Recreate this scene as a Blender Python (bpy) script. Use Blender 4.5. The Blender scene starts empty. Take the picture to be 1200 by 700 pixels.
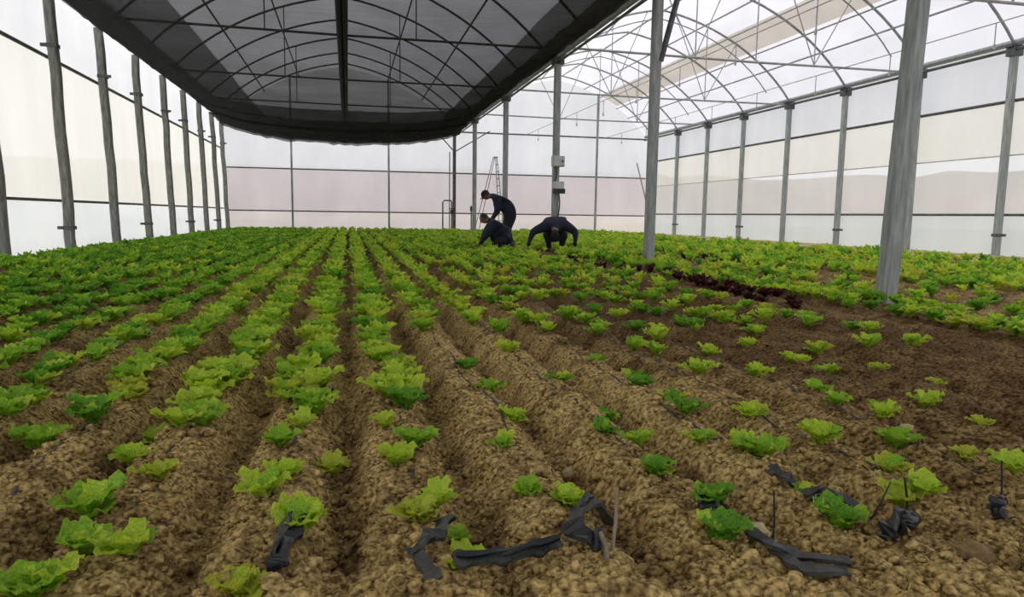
import bpy, bmesh, math, random
import numpy as np
from mathutils import Vector, Matrix

random.seed(7)
rng = np.random.default_rng(11)
SC = bpy.context.scene
COL = SC.collection

# ------------------------------------------------------------------ camera
CAM_H = 0.9
F_PX, PITCH, YAW, ROLL = 820.0, 6.75, 13.2, 0.8
def cam_axes():
    p, y, r = (math.radians(v) for v in (PITCH, YAW, ROLL))
    fwd = np.array([math.sin(y)*math.cos(p), math.cos(y)*math.cos(p), -math.sin(p)])
    right = np.array([math.cos(y), -math.sin(y), 0.0])
    up = np.cross(right, fwd)
    return math.cos(r)*right + math.sin(r)*up, -math.sin(r)*right + math.cos(r)*up, fwd
CR, CU, CF = cam_axes()
CP = np.array([0.0, 0.0, CAM_H])
cd = bpy.data.cameras.new('camera'); cam = bpy.data.objects.new('camera', cd); COL.objects.link(cam)
cd.sensor_width = 36.0; cd.lens = 36.0*F_PX/1200.0; cd.clip_start = 0.05; cd.clip_end = 1000
M = Matrix.Identity(4)
for i in range(3):
    M[i][0], M[i][1], M[i][2], M[i][3] = CR[i], CU[i], -CF[i], CP[i]
cam.matrix_world = M
SC.camera = cam

def proj(P):
    q = np.asarray(P, float) - CP
    a, b, c = q @ CR, q @ CU, q @ CF
    return 600 + F_PX*a/c, 350 - F_PX*b/c
def at(px, py, z):                      # where the sight line of a pixel meets the height z
    d = CR*(px-600)/F_PX - CU*(py-350)/F_PX + CF
    t = (z-CP[2])/d[2]
    return CP + t*d

# ------------------------------------------------------------------ sky
def lin(r, g, b):
    f = lambda c: (c/255/12.92 if c/255 <= .04045 else ((c/255+.055)/1.055)**2.4)
    return (f(r), f(g), f(b), 1.0)
W = bpy.data.worlds.new('overcast_sky'); SC.world = W; W.use_nodes = True
nt = W.node_tree; nt.nodes.clear()
o = nt.nodes.new('ShaderNodeOutputWorld'); bg = nt.nodes.new('ShaderNodeBackground')
tc = nt.nodes.new('ShaderNodeTexCoord'); sp = nt.nodes.new('ShaderNodeSeparateXYZ'); rp = nt.nodes.new('ShaderNodeValToRGB')
rp.color_ramp.elements[0].position = 0.0; rp.color_ramp.elements[0].color = (0.86, 0.86, 0.90, 1)
rp.color_ramp.elements[1].position = 1.0; rp.color_ramp.elements[1].color = (1.0, 1.0, 1.03, 1)
nt.links.new(tc.outputs['Generated'], sp.inputs[0]); nt.links.new(sp.outputs['Z'], rp.inputs[0])
nt.links.new(rp.outputs[0], bg.inputs[0]); bg.inputs[1].default_value = 1.03
nt.links.new(bg.outputs[0], o.inputs[0])
# hazy sun behind the overcast: wide and weak
sd = bpy.data.lights.new('veiled_sun', 'SUN'); sd.energy = 1.5; sd.angle = math.radians(35); sd.color = (1.0, 0.96, 0.9)
so = bpy.data.objects.new('veiled_sun', sd); COL.objects.link(so)
so.rotation_euler = Vector((0.82, -0.22, -0.53)).to_track_quat('-Z', 'Y').to_euler(); so.location = (0, 0, 30)

SC.view_settings.view_transform = 'Standard'
SC.view_settings.look = 'None'
SC.view_settings.exposure = 0.32
SC.view_settings.gamma = 1.0
SC.view_settings.use_curve_mapping = False
SC.cycles.transparent_max_bounces = 24
SC.cycles.max_bounces = 8
SC.cycles.diffuse_bounces = 5

# ------------------------------------------------------------------ materials
def new_mat(name):
    m = bpy.data.materials.new(name); m.use_nodes = True
    n = m.node_tree; n.nodes.clear()
    out = n.nodes.new('ShaderNodeOutputMaterial')
    return m, n, out
def N(n, t, **kw):
    x = n.nodes.new(t)
    for k, v in kw.items(): setattr(x, k, v)
    return x
def ramp(n, src, c0, c1, p0=0.3, p1=0.7):
    r = N(n, 'ShaderNodeValToRGB'); e = r.color_ramp.elements
    e[0].position, e[0].color, e[1].position, e[1].color = p0, c0, p1, c1
    n.links.new(src, r.inputs[0]); return r.outputs[0]
def noise(n, scale, detail=3, coord='Object', vscale=None):
    t = N(n, 'ShaderNodeTexCoord'); x = N(n, 'ShaderNodeTexNoise')
    x.inputs['Scale'].default_value = scale; x.inputs['Detail'].default_value = detail
    if vscale:
        mp = N(n, 'ShaderNodeMapping'); mp.inputs['Scale'].default_value = vscale
        n.links.new(t.outputs[coord], mp.inputs[0]); n.links.new(mp.outputs[0], x.inputs['Vector'])
    else: n.links.new(t.outputs[coord], x.inputs['Vector'])
    return x.outputs['Fac']
def plain(name, c0, c1, scale=8, rough=0.6, metal=0.0, bump=0.0, vscale=None):
    m, n, out = new_mat(name)
    b = N(n, 'ShaderNodeBsdfPrincipled'); b.inputs['Roughness'].default_value = rough; b.inputs['Metallic'].default_value = metal
    f = noise(n, scale, 4, vscale=vscale)
    n.links.new(ramp(n, f, c0, c1), b.inputs['Base Color'])
    if bump:
        bp = N(n, 'ShaderNodeBump'); bp.inputs['Strength'].default_value = bump; bp.inputs['Distance'].default_value = 0.01
        n.links.new(f, bp.inputs['Height']); n.links.new(bp.outputs[0], b.inputs['Normal'])
    n.links.new(b.outputs[0], out.inputs[0])
    return m
def film(name, c0, c1, clear, scale=1.2, vscale=(1, 1, 0.35), trans=0.8):
    """milky plastic sheet: part clear, part diffusing"""
    m, n, out = new_mat(name)
    f = noise(n, scale, 3, vscale=vscale); c = ramp(n, f, c0, c1, .25, .75)
    tp = N(n, 'ShaderNodeBsdfTransparent'); tl = N(n, 'ShaderNodeBsdfTranslucent'); df = N(n, 'ShaderNodeBsdfDiffuse')
    for s in (tp, tl, df): n.links.new(c, s.inputs[0])
    a = N(n, 'ShaderNodeMixShader'); a.inputs[0].default_value = trans
    n.links.new(df.outputs[0], a.inputs[1]); n.links.new(tl.outputs[0], a.inputs[2])
    b = N(n, 'ShaderNodeMixShader'); b.inputs[0].default_value = clear
    n.links.new(a.outputs[0], b.inputs[1]); n.links.new(tp.outputs[0], b.inputs[2])
    n.links.new(b.outputs[0], out.inputs[0])
    return m
def leafmat(name, c0, c1):
    m, n, out = new_mat(name)
    f = noise(n, 18, 3); c = ramp(n, f, c0, c1)
    b = N(n, 'ShaderNodeBsdfPrincipled'); b.inputs['Roughness'].default_value = 0.55
    b.inputs['Specular IOR Level'].default_value = 0.3
    tl = N(n, 'ShaderNodeBsdfTranslucent'); mx = N(n, 'ShaderNodeMixShader'); mx.inputs[0].default_value = 0.45
    n.links.new(c, b.inputs['Base Color']); n.links.new(c, tl.inputs[0])
    n.links.new(b.outputs[0], mx.inputs[1]); n.links.new(tl.outputs[0], mx.inputs[2]); n.links.new(mx.outputs[0], out.inputs[0])
    return m
def netmat(name, opening):
    m, n, out = new_mat(name)
    f = noise(n, 2.0, 5, vscale=(0.5, 9, 1))
    fac = N(n, 'ShaderNodeMapRange'); fac.inputs['To Min'].default_value = opening*0.75; fac.inputs['To Max'].default_value = opening*1.3
    n.links.new(f, fac.inputs[0])
    lw = N(n, 'ShaderNodeLayerWeight'); lw.inputs['Blend'].default_value = 0.5      # thick yarn: the weave closes when seen edge-on
    inv = N(n, 'ShaderNodeMath', operation='SUBTRACT'); inv.inputs[0].default_value = 1.0; n.links.new(lw.outputs['Facing'], inv.inputs[1])
    pw = N(n, 'ShaderNodeMath', operation='POWER'); pw.inputs[1].default_value = 0.8; n.links.new(inv.outputs[0], pw.inputs[0])
    ml = N(n, 'ShaderNodeMath', operation='MULTIPLY'); n.links.new(fac.outputs[0], ml.inputs[0]); n.links.new(pw.outputs[0], ml.inputs[1])
    df = N(n, 'ShaderNodeBsdfDiffuse'); df.inputs[0].default_value = (0.05, 0.05, 0.053, 1)
    tp = N(n, 'ShaderNodeBsdfTransparent'); mx = N(n, 'ShaderNodeMixShader')
    n.links.new(ml.outputs[0], mx.inputs[0]); n.links.new(df.outputs[0], mx.inputs[1]); n.links.new(tp.outputs[0], mx.inputs[2])
    n.links.new(mx.outputs[0], out.inputs[0])
    return m
def soilmat(name, use_attr):
    m, n, out = new_mat(name)
    b = N(n, 'ShaderNodeBsdfPrincipled'); b.inputs['Roughness'].default_value = 0.95; b.inputs['Specular IOR Level'].default_value = 0.12
    f1 = noise(n, 3.5, 6); f2 = noise(n, 62, 6)
    dry = ramp(n, f2, lin(98, 78, 44), lin(214, 186, 122), .34, .66)
    wet = ramp(n, f2, lin(50, 37, 22), lin(120, 92, 58), .34, .66)
    mx = N(n, 'ShaderNodeMix', data_type='RGBA')
    if use_attr:
        at_ = N(n, 'ShaderNodeAttribute', attribute_name='moist_and_shade'); src = at_.outputs['Fac']
        n.links.new(src, mx.inputs['Factor'])
    else:
        gi = N(n, 'ShaderNodeAttribute', attribute_name='moist_and_shade'); n.links.new(gi.outputs['Fac'], mx.inputs['Factor'])
    n.links.new(dry, mx.inputs['A']); n.links.new(wet, mx.inputs['B'])
    st = N(n, 'ShaderNodeMix', data_type='RGBA'); sa = N(n, 'ShaderNodeAttribute', attribute_name='straw')
    n.links.new(sa.outputs['Fac'], st.inputs['Factor']); n.links.new(mx.outputs['Result'], st.inputs['A'])
    n.links.new(ramp(n, f1, lin(150, 140, 90), lin(200, 186, 140)), st.inputs['B'])
    n.links.new(st.outputs['Result'], b.inputs['Base Color'])
    bp = N(n, 'ShaderNodeBump'); bp.inputs['Strength'].default_value = 0.9; bp.inputs['Distance'].default_value = 0.012
    n.links.new(f2, bp.inputs['Height']); n.links.new(bp.outputs[0], b.inputs['Normal'])
    n.links.new(b.outputs[0], out.inputs[0])
    return m

M_STEEL = plain('galvanised_steel', lin(126, 132, 132), lin(172, 178, 176), 3, 0.55, 0.3, vscale=(8, 8, 1))
M_PIPE = plain('dark_pipe', lin(70, 72, 74), lin(104, 106, 108), 5, 0.55, 0.3)
M_PIPE2 = plain('pale_galvanised_pipe', lin(138, 140, 142), lin(176, 178, 180), 5, 0.5, 0.2)
M_WOODY = plain('weathered_post', lin(104, 106, 100), lin(150, 152, 146), 3, 0.8, vscale=(8, 8, 1.5), bump=.3)
M_BLACK = plain('black_plastic', lin(14, 16, 18), lin(32, 38, 40), 14, 0.42)
M_TAPE = plain('dusty_black_tape', lin(22, 25, 25), lin(58, 62, 58), 22, 0.5)
M_HOSE = plain('grey_drip_hose', lin(36, 36, 36), lin(74, 72, 68), 15, 0.6)
M_TWIG = plain('dry_stick', lin(110, 100, 84), lin(160, 150, 130), 20, 0.85)
M_BOX = plain('box_plastic', lin(176, 180, 178), lin(206, 208, 205), 4, 0.5)
M_NET = netmat('shade_cloth', 0.46)
M_NET2 = netmat('gathered_shade_cloth', 0.55)
M_CORD = plain('black_cloth_cord', lin(14, 14, 15), lin(24, 24, 26), 9, 1.0)
M_NET3 = netmat('thin_layer_shade_cloth', 0.85)
M_SOIL = soilmat('garden_soil', True)
M_NAVY = plain('navy_work_cloth', lin(20, 24, 40), lin(36, 40, 60), 9, 0.9)
M_NAVY2 = plain('black_navy_cloth', lin(14, 16, 24), lin(28, 30, 42), 9, 0.9)
M_SKIN = plain('tanned_skin', lin(120, 84, 62), lin(150, 106, 80), 9, 0.6)
M_HAIR = plain('black_hair', lin(14, 12, 11), lin(30, 26, 24), 30, 0.6)
M_SHOE = plain('black_boot_rubber', lin(16, 16, 18), lin(34, 34, 36), 20, 0.5)
M_WHITE = plain('pale_button', lin(200, 200, 196), lin(220, 220, 216), 5, 0.4)
F_TOP = film('upper_wall_film', (0.84, 0.86, 0.90, 1), (0.95, 0.96, 0.99, 1), 0.15)
F_CREAM = film('cream_curtain_film', (0.92, 0.90, 0.82, 1), (0.99, 0.98, 0.91, 1), 0.22)
F_LEFT = film('left_curtain_film', (0.89, 0.89, 0.84, 1), (0.97, 0.97, 0.92, 1), 0.16)
F_SKIRT = film('skirt_film', (0.85, 0.90, 0.91, 1), (0.93, 0.97, 0.98, 1), 0.12)
F_CLEAR = film('clear_wall_film', (0.86, 0.86, 0.85, 1), (0.94, 0.94, 0.93, 1), 0.55)
F_MAUVE = film('back_middle_film', (0.78, 0.74, 0.78, 1), (0.88, 0.84, 0.88, 1), 0.4)
F_LOW = film('back_low_film', (0.88, 0.84, 0.83, 1), (0.97, 0.93, 0.92, 1), 0.2)
F_ROOF = film('roof_film', (0.80, 0.79, 0.82, 1), (0.93, 0.91, 0.95, 1), 0.42, vscale=(1, .4, 1))
F_FLAP = film('beige_flap_film', (0.66, 0.61, 0.52, 1), (0.74, 0.69, 0.60, 1), 0.25)

# ------------------------------------------------------------------ mesh helpers
class MB:
    def __init__(s): s.v = []; s.f = []; s.m = []
    def add(s, v, f, mi=0):
        k = len(s.v); s.v += [tuple(map(float, p)) for p in v]; s.f += [tuple(i+k for i in q) for q in f]; s.m += [mi]*len(f); return s
    def box(s, c, d, rot=None, mi=0):
        x, y, z = (q/2 for q in d)
        P = [Vector((a*x, b*y, e*z)) for a in (-1, 1) for b in (-1, 1) for e in (-1, 1)]
        if rot is not None: P = [rot @ p for p in P]
        c = Vector(c)
        return s.add([c+p for p in P], [(0,1,3,2),(4,6,7,5),(0,4,5,1),(2,3,7,6),(0,2,6,4),(1,5,7,3)], mi)
    def tube(s, pts, r, n=6, mi=0, cap=True):
        P = [Vector(p) for p in pts]; R = r if hasattr(r, '__len__') else [r]*len(P)
        vs = []; fs = []; ref = None
        for i, p in enumerate(P):
            t = (P[min(i+1, len(P)-1)] - P[max(i-1, 0)]).normalized()
            if ref is None: ref = Vector((0, 0, 1)) if abs(t.z) < .9 else Vector((0, 1, 0))
            u = (ref - t*ref.dot(t)).normalized(); w = t.cross(u); ref = u
            for k in range(n):
                a = 2*math.pi*(k+.5)/n
                vs.append(p + (u*math.cos(a) + w*math.sin(a))*R[i])
        for i in range(len(P)-1):
            for k in range(n):
                fs.append((i*n+k, i*n+(k+1) % n, (i+1)*n+(k+1) % n, (i+1)*n+k))
        if cap: fs.append(tuple(range(n-1, -1, -1))); fs.append(tuple((len(P)-1)*n+k for k in range(n)))
        return s.add(vs, fs, mi)
    def ribbon(s, pts, w, side, mi=0, th=0.004):
        """flat strip with thickness following pts; side: list of side vectors"""
        vs = []; fs = []
        for i, p in enumerate(pts):
            p = Vector(p); sd_ = Vector(side[i]).normalized()
            t = (Vector(pts[min(i+1, len(pts)-1)]) - Vector(pts[max(i-1, 0)])).normalized()
            nn = sd_.cross(t).normalized()*th; ww = w[i] if hasattr(w, '__len__') else w
            vs += [p-sd_*ww/2-nn, p+sd_*ww/2-nn, p+sd_*ww/2+nn, p-sd_*ww/2+nn]
            if i:
                a = 4*(i-1); b = 4*i
                for k in range(4): fs.append((a+k, a+(k+1) % 4, b+(k+1) % 4, b+k))
        e = 4*(len(pts)-1); fs += [(3, 2, 1, 0), (e, e+1, e+2, e+3)]
        return s.add(vs, fs, mi)
    def mesh(s, name, mats, smooth=False):
        me = bpy.data.meshes.new(name); me.from_pydata(s.v, [], s.f)
        for m in (mats if isinstance(mats, (list, tuple)) else [mats]): me.materials.append(m)
        if any(s.m): me.polygons.foreach_set('material_index', s.m)
        if smooth: me.polygons.foreach_set('use_smooth', [True]*len(me.polygons))
        me.update(); return me
    def build(s, name, mats, parent=None, smooth=False):
        ob = bpy.data.objects.new(name, s.mesh(name, mats, smooth)); COL.objects.link(ob)
        if parent is not None:
            ob.parent = parent
            ob.matrix_parent_inverse = Matrix.Translation(-parent.location)
        return ob
def tag(ob, label, cat, group=None):
    ob['label'] = label; ob['category'] = cat
    if group: ob['group'] = group
    return ob
def empty(name, loc=(0, 0, 0)):
    e = bpy.data.objects.new(name, None); COL.objects.link(e); e.location = loc; e.empty_display_size = .1; return e
def struct(ob): ob['kind'] = 'structure'; return ob
ORD = ['first','second','third','fourth','fifth','sixth','seventh','eighth','ninth','tenth','eleventh','twelfth','thirteenth','fourteenth','fifteenth','sixteenth','seventeenth','eighteenth','nineteenth','twentieth']
TENS = {2: 'twenty', 3: 'thirty', 4: 'forty', 5: 'fifty', 6: 'sixty', 7: 'seventy'}
def ordw(n):
    if n <= 20: return ORD[n-1]
    if n % 10 == 0: return TENS[n//10][:-1] + 'ieth'
    return TENS[n//10] + '-' + ORD[n % 10 - 1]

# ------------------------------------------------------------------ ground
def hash2(ix, iy, s):
    h = (ix.astype(np.int64)*374761393 + iy.astype(np.int64)*668265263 + s*974711) & 0x7fffffff
    h = (h ^ (h >> 13)) * 1274126177 & 0x7fffffff
    return ((h ^ (h >> 16)) & 0xffff) / 65535.0
def vnoise(x, y, s=0):
    x = np.asarray(x, float); y = np.asarray(y, float)
    ix = np.floor(x); iy = np.floor(y); fx = x-ix; fy = y-iy
    fx = fx*fx*(3-2*fx); fy = fy*fy*(3-2*fy)
    a = hash2(ix, iy, s); b = hash2(ix+1, iy, s); c = hash2(ix, iy+1, s); d = hash2(ix+1, iy+1, s)
    return (a*(1-fx)+b*fx)*(1-fy) + (c*(1-fx)+d*fx)*fy
PITCH_X, ROW0 = 0.357, -0.19
XL, XM, XR = -5.3, 5.15, 15.0
YB, YF = -7.0, 34.3
def sstep(a, b, x):
    t = np.clip((x-a)/(b-a), 0, 1); return t*t*(3-2*t)
def row_x(k, y): return ROW0 + PITCH_X*k
def height(x, y):
    x = np.asarray(x, float); y = np.asarray(y, float)
    wob = 0.05*(vnoise(x*0+np.floor((x-ROW0)/PITCH_X+.5)*3.1, y*0.9, 3)-.5)
    ph = ((x+wob-ROW0)/PITCH_X) % 1.0
    d = np.minimum(ph, 1-ph)*2                       # 0 on the crest, 1 in the furrow
    prof = 1-sstep(0.28, 1.0, d)
    amp = 0.112 - 0.062*sstep(0.9, 2.2, x) - 0.02*sstep(4, 5, x)
    amp = amp*sstep(1.05, 1.75, y)
    amp = amp*(1-0.75*sstep(4.95, 5.1, x)*(1-sstep(5.35, 5.6, x)))
    amp = amp*(1-sstep(12.2, 13, x))
    z = 0.02 - .06*sstep(4.9, 5.08, x)*(1-sstep(5.4, 5.6, x)) - .08*sstep(-4.6, -5.1, -x*-1)*0 - .07*(1-sstep(-5.1, -4.6, x)) + (0.125-amp)*0.75 + amp*prof
    z = z + 0.035*(vnoise(x*2.2, y*2.2, 1)-.5) + 0.03*(vnoise(x*9, y*9, 2)-.5) + 0.024*(vnoise(x*24, y*24, 4)-.5) + 0.013*(vnoise(x*60, y*60, 5)-.5)
    return z
def moisture_and_shade(x, y):
    x = np.asarray(x, float); y = np.asarray(y, float)
    m = sstep(0.9, 2.6, x + 0.16*(y-2) + 0.8*(vnoise(x*1.3, y*1.3, 8)-.5))*(1-0.35*sstep(4.6, 5.2, x))
    m = np.maximum(m, sstep(-0.9, -2.2, x)*0.75) if False else np.maximum(m, (1-sstep(-2.4, -0.9, x))*0.75)
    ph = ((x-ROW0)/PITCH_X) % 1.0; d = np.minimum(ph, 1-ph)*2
    m = np.maximum(m, 0.55*sstep(.72, 1.0, d + .4*(vnoise(x*5, y*3, 9)-.5))*(x < 1.3))      # furrow shade painted in with the wet soil colour
    m = np.maximum(m, 0.7*sstep(9, 16, y))
    m = m*(0.75+0.5*vnoise(x*4, y*4, 10))
    sp_ = .6*vnoise(x*14, y*14, 14) + .4*vnoise(x*31, y*31, 15)
    return np.clip(m*.85 + .55*sstep(.5, .72, sp_), 0, 1)
def straw(x, y):
    return np.clip(sstep(11.6, 12.6, x + 1.2*(vnoise(x*.9, y*.9, 12)-.5))*.9 + 0.5*sstep(4.9, 5.05, x)*(1-sstep(5.5, 5.8, x))*vnoise(x*3, y*3, 13), 0, 1)
def build_ground():
    xs = np.concatenate([np.arange(-7, -2.2, .05), np.arange(-2.2, 3.4, .018), np.arange(3.4, 16.6, .06)])
    ys = [-1.0]
    while ys[-1] < 0.9: ys.append(ys[-1]+.06)
    while ys[-1] < 36: ys.append(ys[-1] + max(.014, ys[-1]*.0085))
    ys = np.array(ys)
    X, Y = np.meshgrid(xs, ys); Z = height(X, Y)
    nx, ny = len(xs), len(ys)
    V = np.stack([X, Y, Z], -1).reshape(-1, 3)
    i = np.arange(nx*ny).reshape(ny, nx)
    Fq = np.stack([i[:-1, :-1], i[:-1, 1:], i[1:, 1:], i[1:, :-1]], -1).reshape(-1, 4)
    me = bpy.data.meshes.new('floor')
    me.vertices.add(len(V)); me.vertices.foreach_set('co', V.ravel())
    me.loops.add(Fq.size); me.loops.foreach_set('vertex_index', Fq.ravel().astype(np.int32))
    me.polygons.add(len(Fq)); me.polygons.foreach_set('loop_start', np.arange(0, Fq.size, 4, dtype=np.int32))
    me.polygons.foreach_set('use_smooth', np.ones(len(Fq), bool))
    me.update(calc_edges=True)
    for nm, fn in (('moist_and_shade', moisture_and_shade), ('straw', straw)):
        a = me.attributes.new(nm, 'FLOAT', 'POINT'); a.data.foreach_set('value', fn(X, Y).ravel().astype(np.float32))
    me.materials.append(M_SOIL)
    ob = bpy.data.objects.new('floor', me); COL.objects.link(ob); struct(ob)
build_ground()
def hz(x, y): return float(height(np.array([x]), np.array([y]))[0])

# outside: field and hills beyond the film
M_FIELD = plain('outside_field', lin(108, 104, 90), lin(136, 132, 112), .2, .95)
M_HILL = plain('hazy_hill', lin(166, 158, 152), lin(184, 176, 168), .05, .95)  # haze is mixed into the pale hill colour
mb = MB(); S = 400
mb.add([(-S, -S, -.12), (S, -S, -.12), (S, S, -.12), (-S, S, -.12)], [(0, 1, 2, 3)])
struct(mb.build('outside_ground', M_FIELD))
def hill(name, pts, depth_dir):
    mb = MB(); vs = []; fs = []; n = 60; rows = 7
    P = np.array(pts)
    for i in range(n+1):
        t = i/n*(len(P)-1); k = min(int(t), len(P)-2); p = P[k]*(1-(t-k)) + P[k+1]*(t-k)
        hgt = p[2]*(1 + .10*(vnoise(i*.35, 0, 21)-.5) + .06*(vnoise(i*1.1, 3, 22)-.5))
        for j in range(rows):
            s_ = j/(rows-1); off = (s_-.5)*40
            vs.append((p[0]+depth_dir[0]*off, p[1]+depth_dir[1]*off, hgt*math.sin(math.pi*s_) - .2))
    for i in range(n):
        for j in range(rows-1):
            a = i*rows+j; fs.append((a, a+1, a+rows+1, a+rows))
    mb.add(vs, fs); struct(mb.build(name, M_HILL, smooth=True))
hill('hills', [(-70, 130, 9.0), (-20, 128, 9.2), (-8, 126, 9.2), (20, 124, 9.2), (46, 122, 9.2), (54, 118, 9), (75, 110, 8.0)], (0, 1))
hill('hills', [(110, -10, 9.5), (112, 20, 10.2), (114, 42, 9.7), (112, 62, 10), (108, 84, 9.6), (100, 104, 9.5), (80, 124, 9)], (1, 0))

# ------------------------------------------------------------------ greenhouse shell
EAVE, RISE = 4.95, 2.7
def arc(xa, xb, n=20, rise=RISE, z0=EAVE):
    a = (xb-xa)/2; xc = (xa+xb)/2; R = (a*a+rise*rise)/(2*rise); zc = z0+rise-R
    t0 = math.asin(a/R) if zc <= z0 else math.pi - math.asin(a/R)
    P = [(xc + R*math.sin(-t0+2*t0*i/n), zc + R*math.cos(-t0+2*t0*i/n)) for i in range(n+1)]
    return [(px, .75*pz + .25*(z0+rise*(1-abs(px-xc)/a))) for px, pz in P]      # slightly pointed bow
def arc_z(xa, xb, x):
    a = (xb-xa)/2; xc = (xa+xb)/2; R = (a*a+RISE*RISE)/(2*RISE)
    return .75*(EAVE+RISE-R + math.sqrt(max(0, R*R-(x-xc)**2))) + .25*(EAVE+RISE*(1-abs(x-xc)/a))
LEFT_Y = [-4.2, -1.4, 1.4, 4.2, 6.95, 9.72, 12.49, 15.22, 18.0, 20.77, 23.55, 26.2, 28.85, 31.4, 33.6]
RIGHT_Y = [-3.3, -.5, 2.35, 5.2, 8.0, 10.8, 13.62, 16.38, 19.27, 22.11, 25.0, 27.8, 30.61, 33.4]
MID_Y = [-5.9, -.1, 5.75, 11.46, 17.3, 23.2, 29.1]

def sheet(name, mat, parent, A, B, z0, z1, nseg=60, bow=0.02, axis='y', lean=0.0):
    """vertical film between A and B, slightly slack between the posts"""
    vs = []; fs = []; nz = 6
    for i in range(nseg+1):
        t = i/nseg; x = A[0]+(B[0]-A[0])*t; y = A[1]+(B[1]-A[1])*t
        for j in range(nz+1):
            s_ = j/nz; off = bow*(vnoise(i*.7, j*.9+z0*3, 31)-.5)*2
            zz = z0+(z1-z0)*s_; vs.append((x + lean*(zz-2) + (off if axis == 'y' else 0), y + (off if axis == 'x' else 0), z0+(z1-z0)*s_))
    for i in range(nseg):
        for j in range(nz):
            a = i*(nz+1)+j; fs.append((a, a+1, a+nz+2, a+nz+1))
    return MB().add(vs, fs).build(name, mat, parent, smooth=True)
def rail(parent, A, B, r, mat=None, name='rail'):
    n = 12; pts = [(A[0]+(B[0]-A[0])*i/n, A[1]+(B[1]-A[1])*i/n, A[2]+(B[2]-A[2])*i/n) for i in range(n+1)]
    return MB().tube(pts, r, 6).build(name, mat or M_PIPE, parent)

wl = struct(empty('wall_left', (XL-.2, 0, 0))); x = XL-.19
for nm, mt, a, b in (('skirt_film', F_SKIRT, -.1, 1.08), ('curtain_film', F_LEFT, 1.06, 3.8), ('upper_film', F_TOP, 3.8, EAVE+.05)):
    sheet(nm, mt, wl, (x, YB), (x, YF), a, b, lean=-.03)
rail(wl, (x-.02, YB, 3.8), (x-.02, YF, 3.74), .035); rail(wl, (x+.06, YB, 1.08), (x+.06, YF, 1.06), .03)
wr = struct(empty('wall_right', (XR+.2, 0, 0))); x = XR+.16
for nm, mt, a, b in (('skirt_film', F_SKIRT, -.1, 1.08), ('clear_film', F_CLEAR, 1.08, 2.48), ('curtain_film', F_CREAM, 2.46, 3.72), ('upper_film', F_TOP, 3.72, EAVE+.05)):
    sheet(nm, mt, wr, (x, YB), (x, YF), a, b)
rail(wr, (x-.03, YB, 3.72), (x-.03, YF, 3.72), .04); rail(wr, (x-.03, YB, 1.08), (x-.03, YF, 1.08), .035); rail(wr, (x-.02, YB, 2.47), (x-.02, YF, 2.47), .018, M_BOX, 'curtain_hem')
wb = struct(empty('wall_back', (5, YF+.2, 0))); y = YF+.12
sheet('low_film', F_LOW, wb, (XL-.16, y), (XR+.16, y), -.1, .98, axis='x')
sheet('middle_film', F_MAUVE, wb, (XL-.16, y), (XR+.16, y), .98, 2.92, axis='x')
sheet('upper_film', F_TOP, wb, (XL-.16, y), (XR+.16, y), 2.92, EAVE, axis='x')
for xa, xb in ((XL-.16, XM), (XM, XR+.16)):
    A = arc(xa, xb, 24); vs = [(px, y, EAVE) for px, pz in A] + [(px, y, pz) for px, pz in A]; n = len(A)
    MB().add(vs, [(i, i+1, n+i+1, n+i) for i in range(n-1)]).build('gable_film', F_TOP, wb)
for z, r in ((.98, .035), (2.92, .035), (EAVE-.05, .04)): rail(wb, (XL-.1, y-.06, z), (XR+.1, y-.06, z), r)
cl = struct(empty('ceiling', (5, 10, EAVE)))
for xa, xb in ((XL-.16, XM), (XM, XR+.16)):
    A = arc(xa, xb, 24); ny = 30; vs = []; fs = []
    for j in range(ny+1):
        yy = YB + (y-YB)*j/ny
        vs += [(px, yy, pz+.05) for px, pz in A]
    n = len(A)
    for j in range(ny):
        for i in range(n-1): a = j*n+i; fs.append((a, a+1, a+n+1, a+n))
    MB().add(vs, fs).build('roof_film', F_ROOF, cl, smooth=True)
def roof_strip(name, mat, xa, xb, x0, x1, dz):
    vs = []; fs = []; ny = 24; nx = 5
    for j in range(ny+1):
        yy = YB+(YF-YB)*j/ny
        for i in range(nx): xx = x0+(x1-x0)*i/(nx-1); vs.append((xx, yy, arc_z(xa, xb, xx)+dz))
    for j in range(ny):
        for i in range(nx-1): a = j*nx+i; fs.append((a, a+1, a+nx+1, a+nx))
    MB().add(vs, fs).build(name, mat, cl, smooth=True)
roof_strip('vent_flap', F_FLAP, XM, XR+.16, 12.45, 13.35, -.03)

# posts ---------------------------------------------------------------
def post(name, x, y, w, h, mat, label, cat='post', group=None, wob=0.0, bracket=True, clamps=(), lean=0.0):
    e = empty(name, (x, y, 0)); tag(e, label, cat, group)
    n = 10; vs = []; fs = []; b = w*.5; c = w*.36
    for i in range(n+1):
        z = -.15 + (h+.15)*i/n
        dx = wob*(vnoise(i*.8+y, x, 41)-.5) + lean*(z-2); dy = wob*(vnoise(i*.8+y, x, 42)-.5)
        for px, py in ((-c, -b), (c, -b), (b, -c), (b, c), (c, b), (-c, b), (-b, c), (-b, -c)): vs.append((x+px+dx, y+py+dy, z))
    for i in range(n):
        for k in range(8): fs.append((i*8+k, i*8+(k+1) % 8, i*8+8+(k+1) % 8, i*8+8+k))
    fs.append(tuple(n*8+k for k in range(8)))
    MB().add(vs, fs).build('shaft', mat, e)
    if bracket: xb = x+lean*(h-2); MB().box((xb, y, h-.14), (w*1.7, w*1.5, .2)).box((xb, y, h-.02), (w*2.6, w*1.2, .05)).build('bracket', M_PIPE, e)
    for z, sx in clamps:
        xc = x+lean*(z-2); MB().box((xc+sx*w*.7, y-w*.4, z), (w*.8, .05, .06)).box((xc, y, z), (w*1.15, w*1.15, .07)).build('clamp', M_PIPE, e)
    return e
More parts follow.
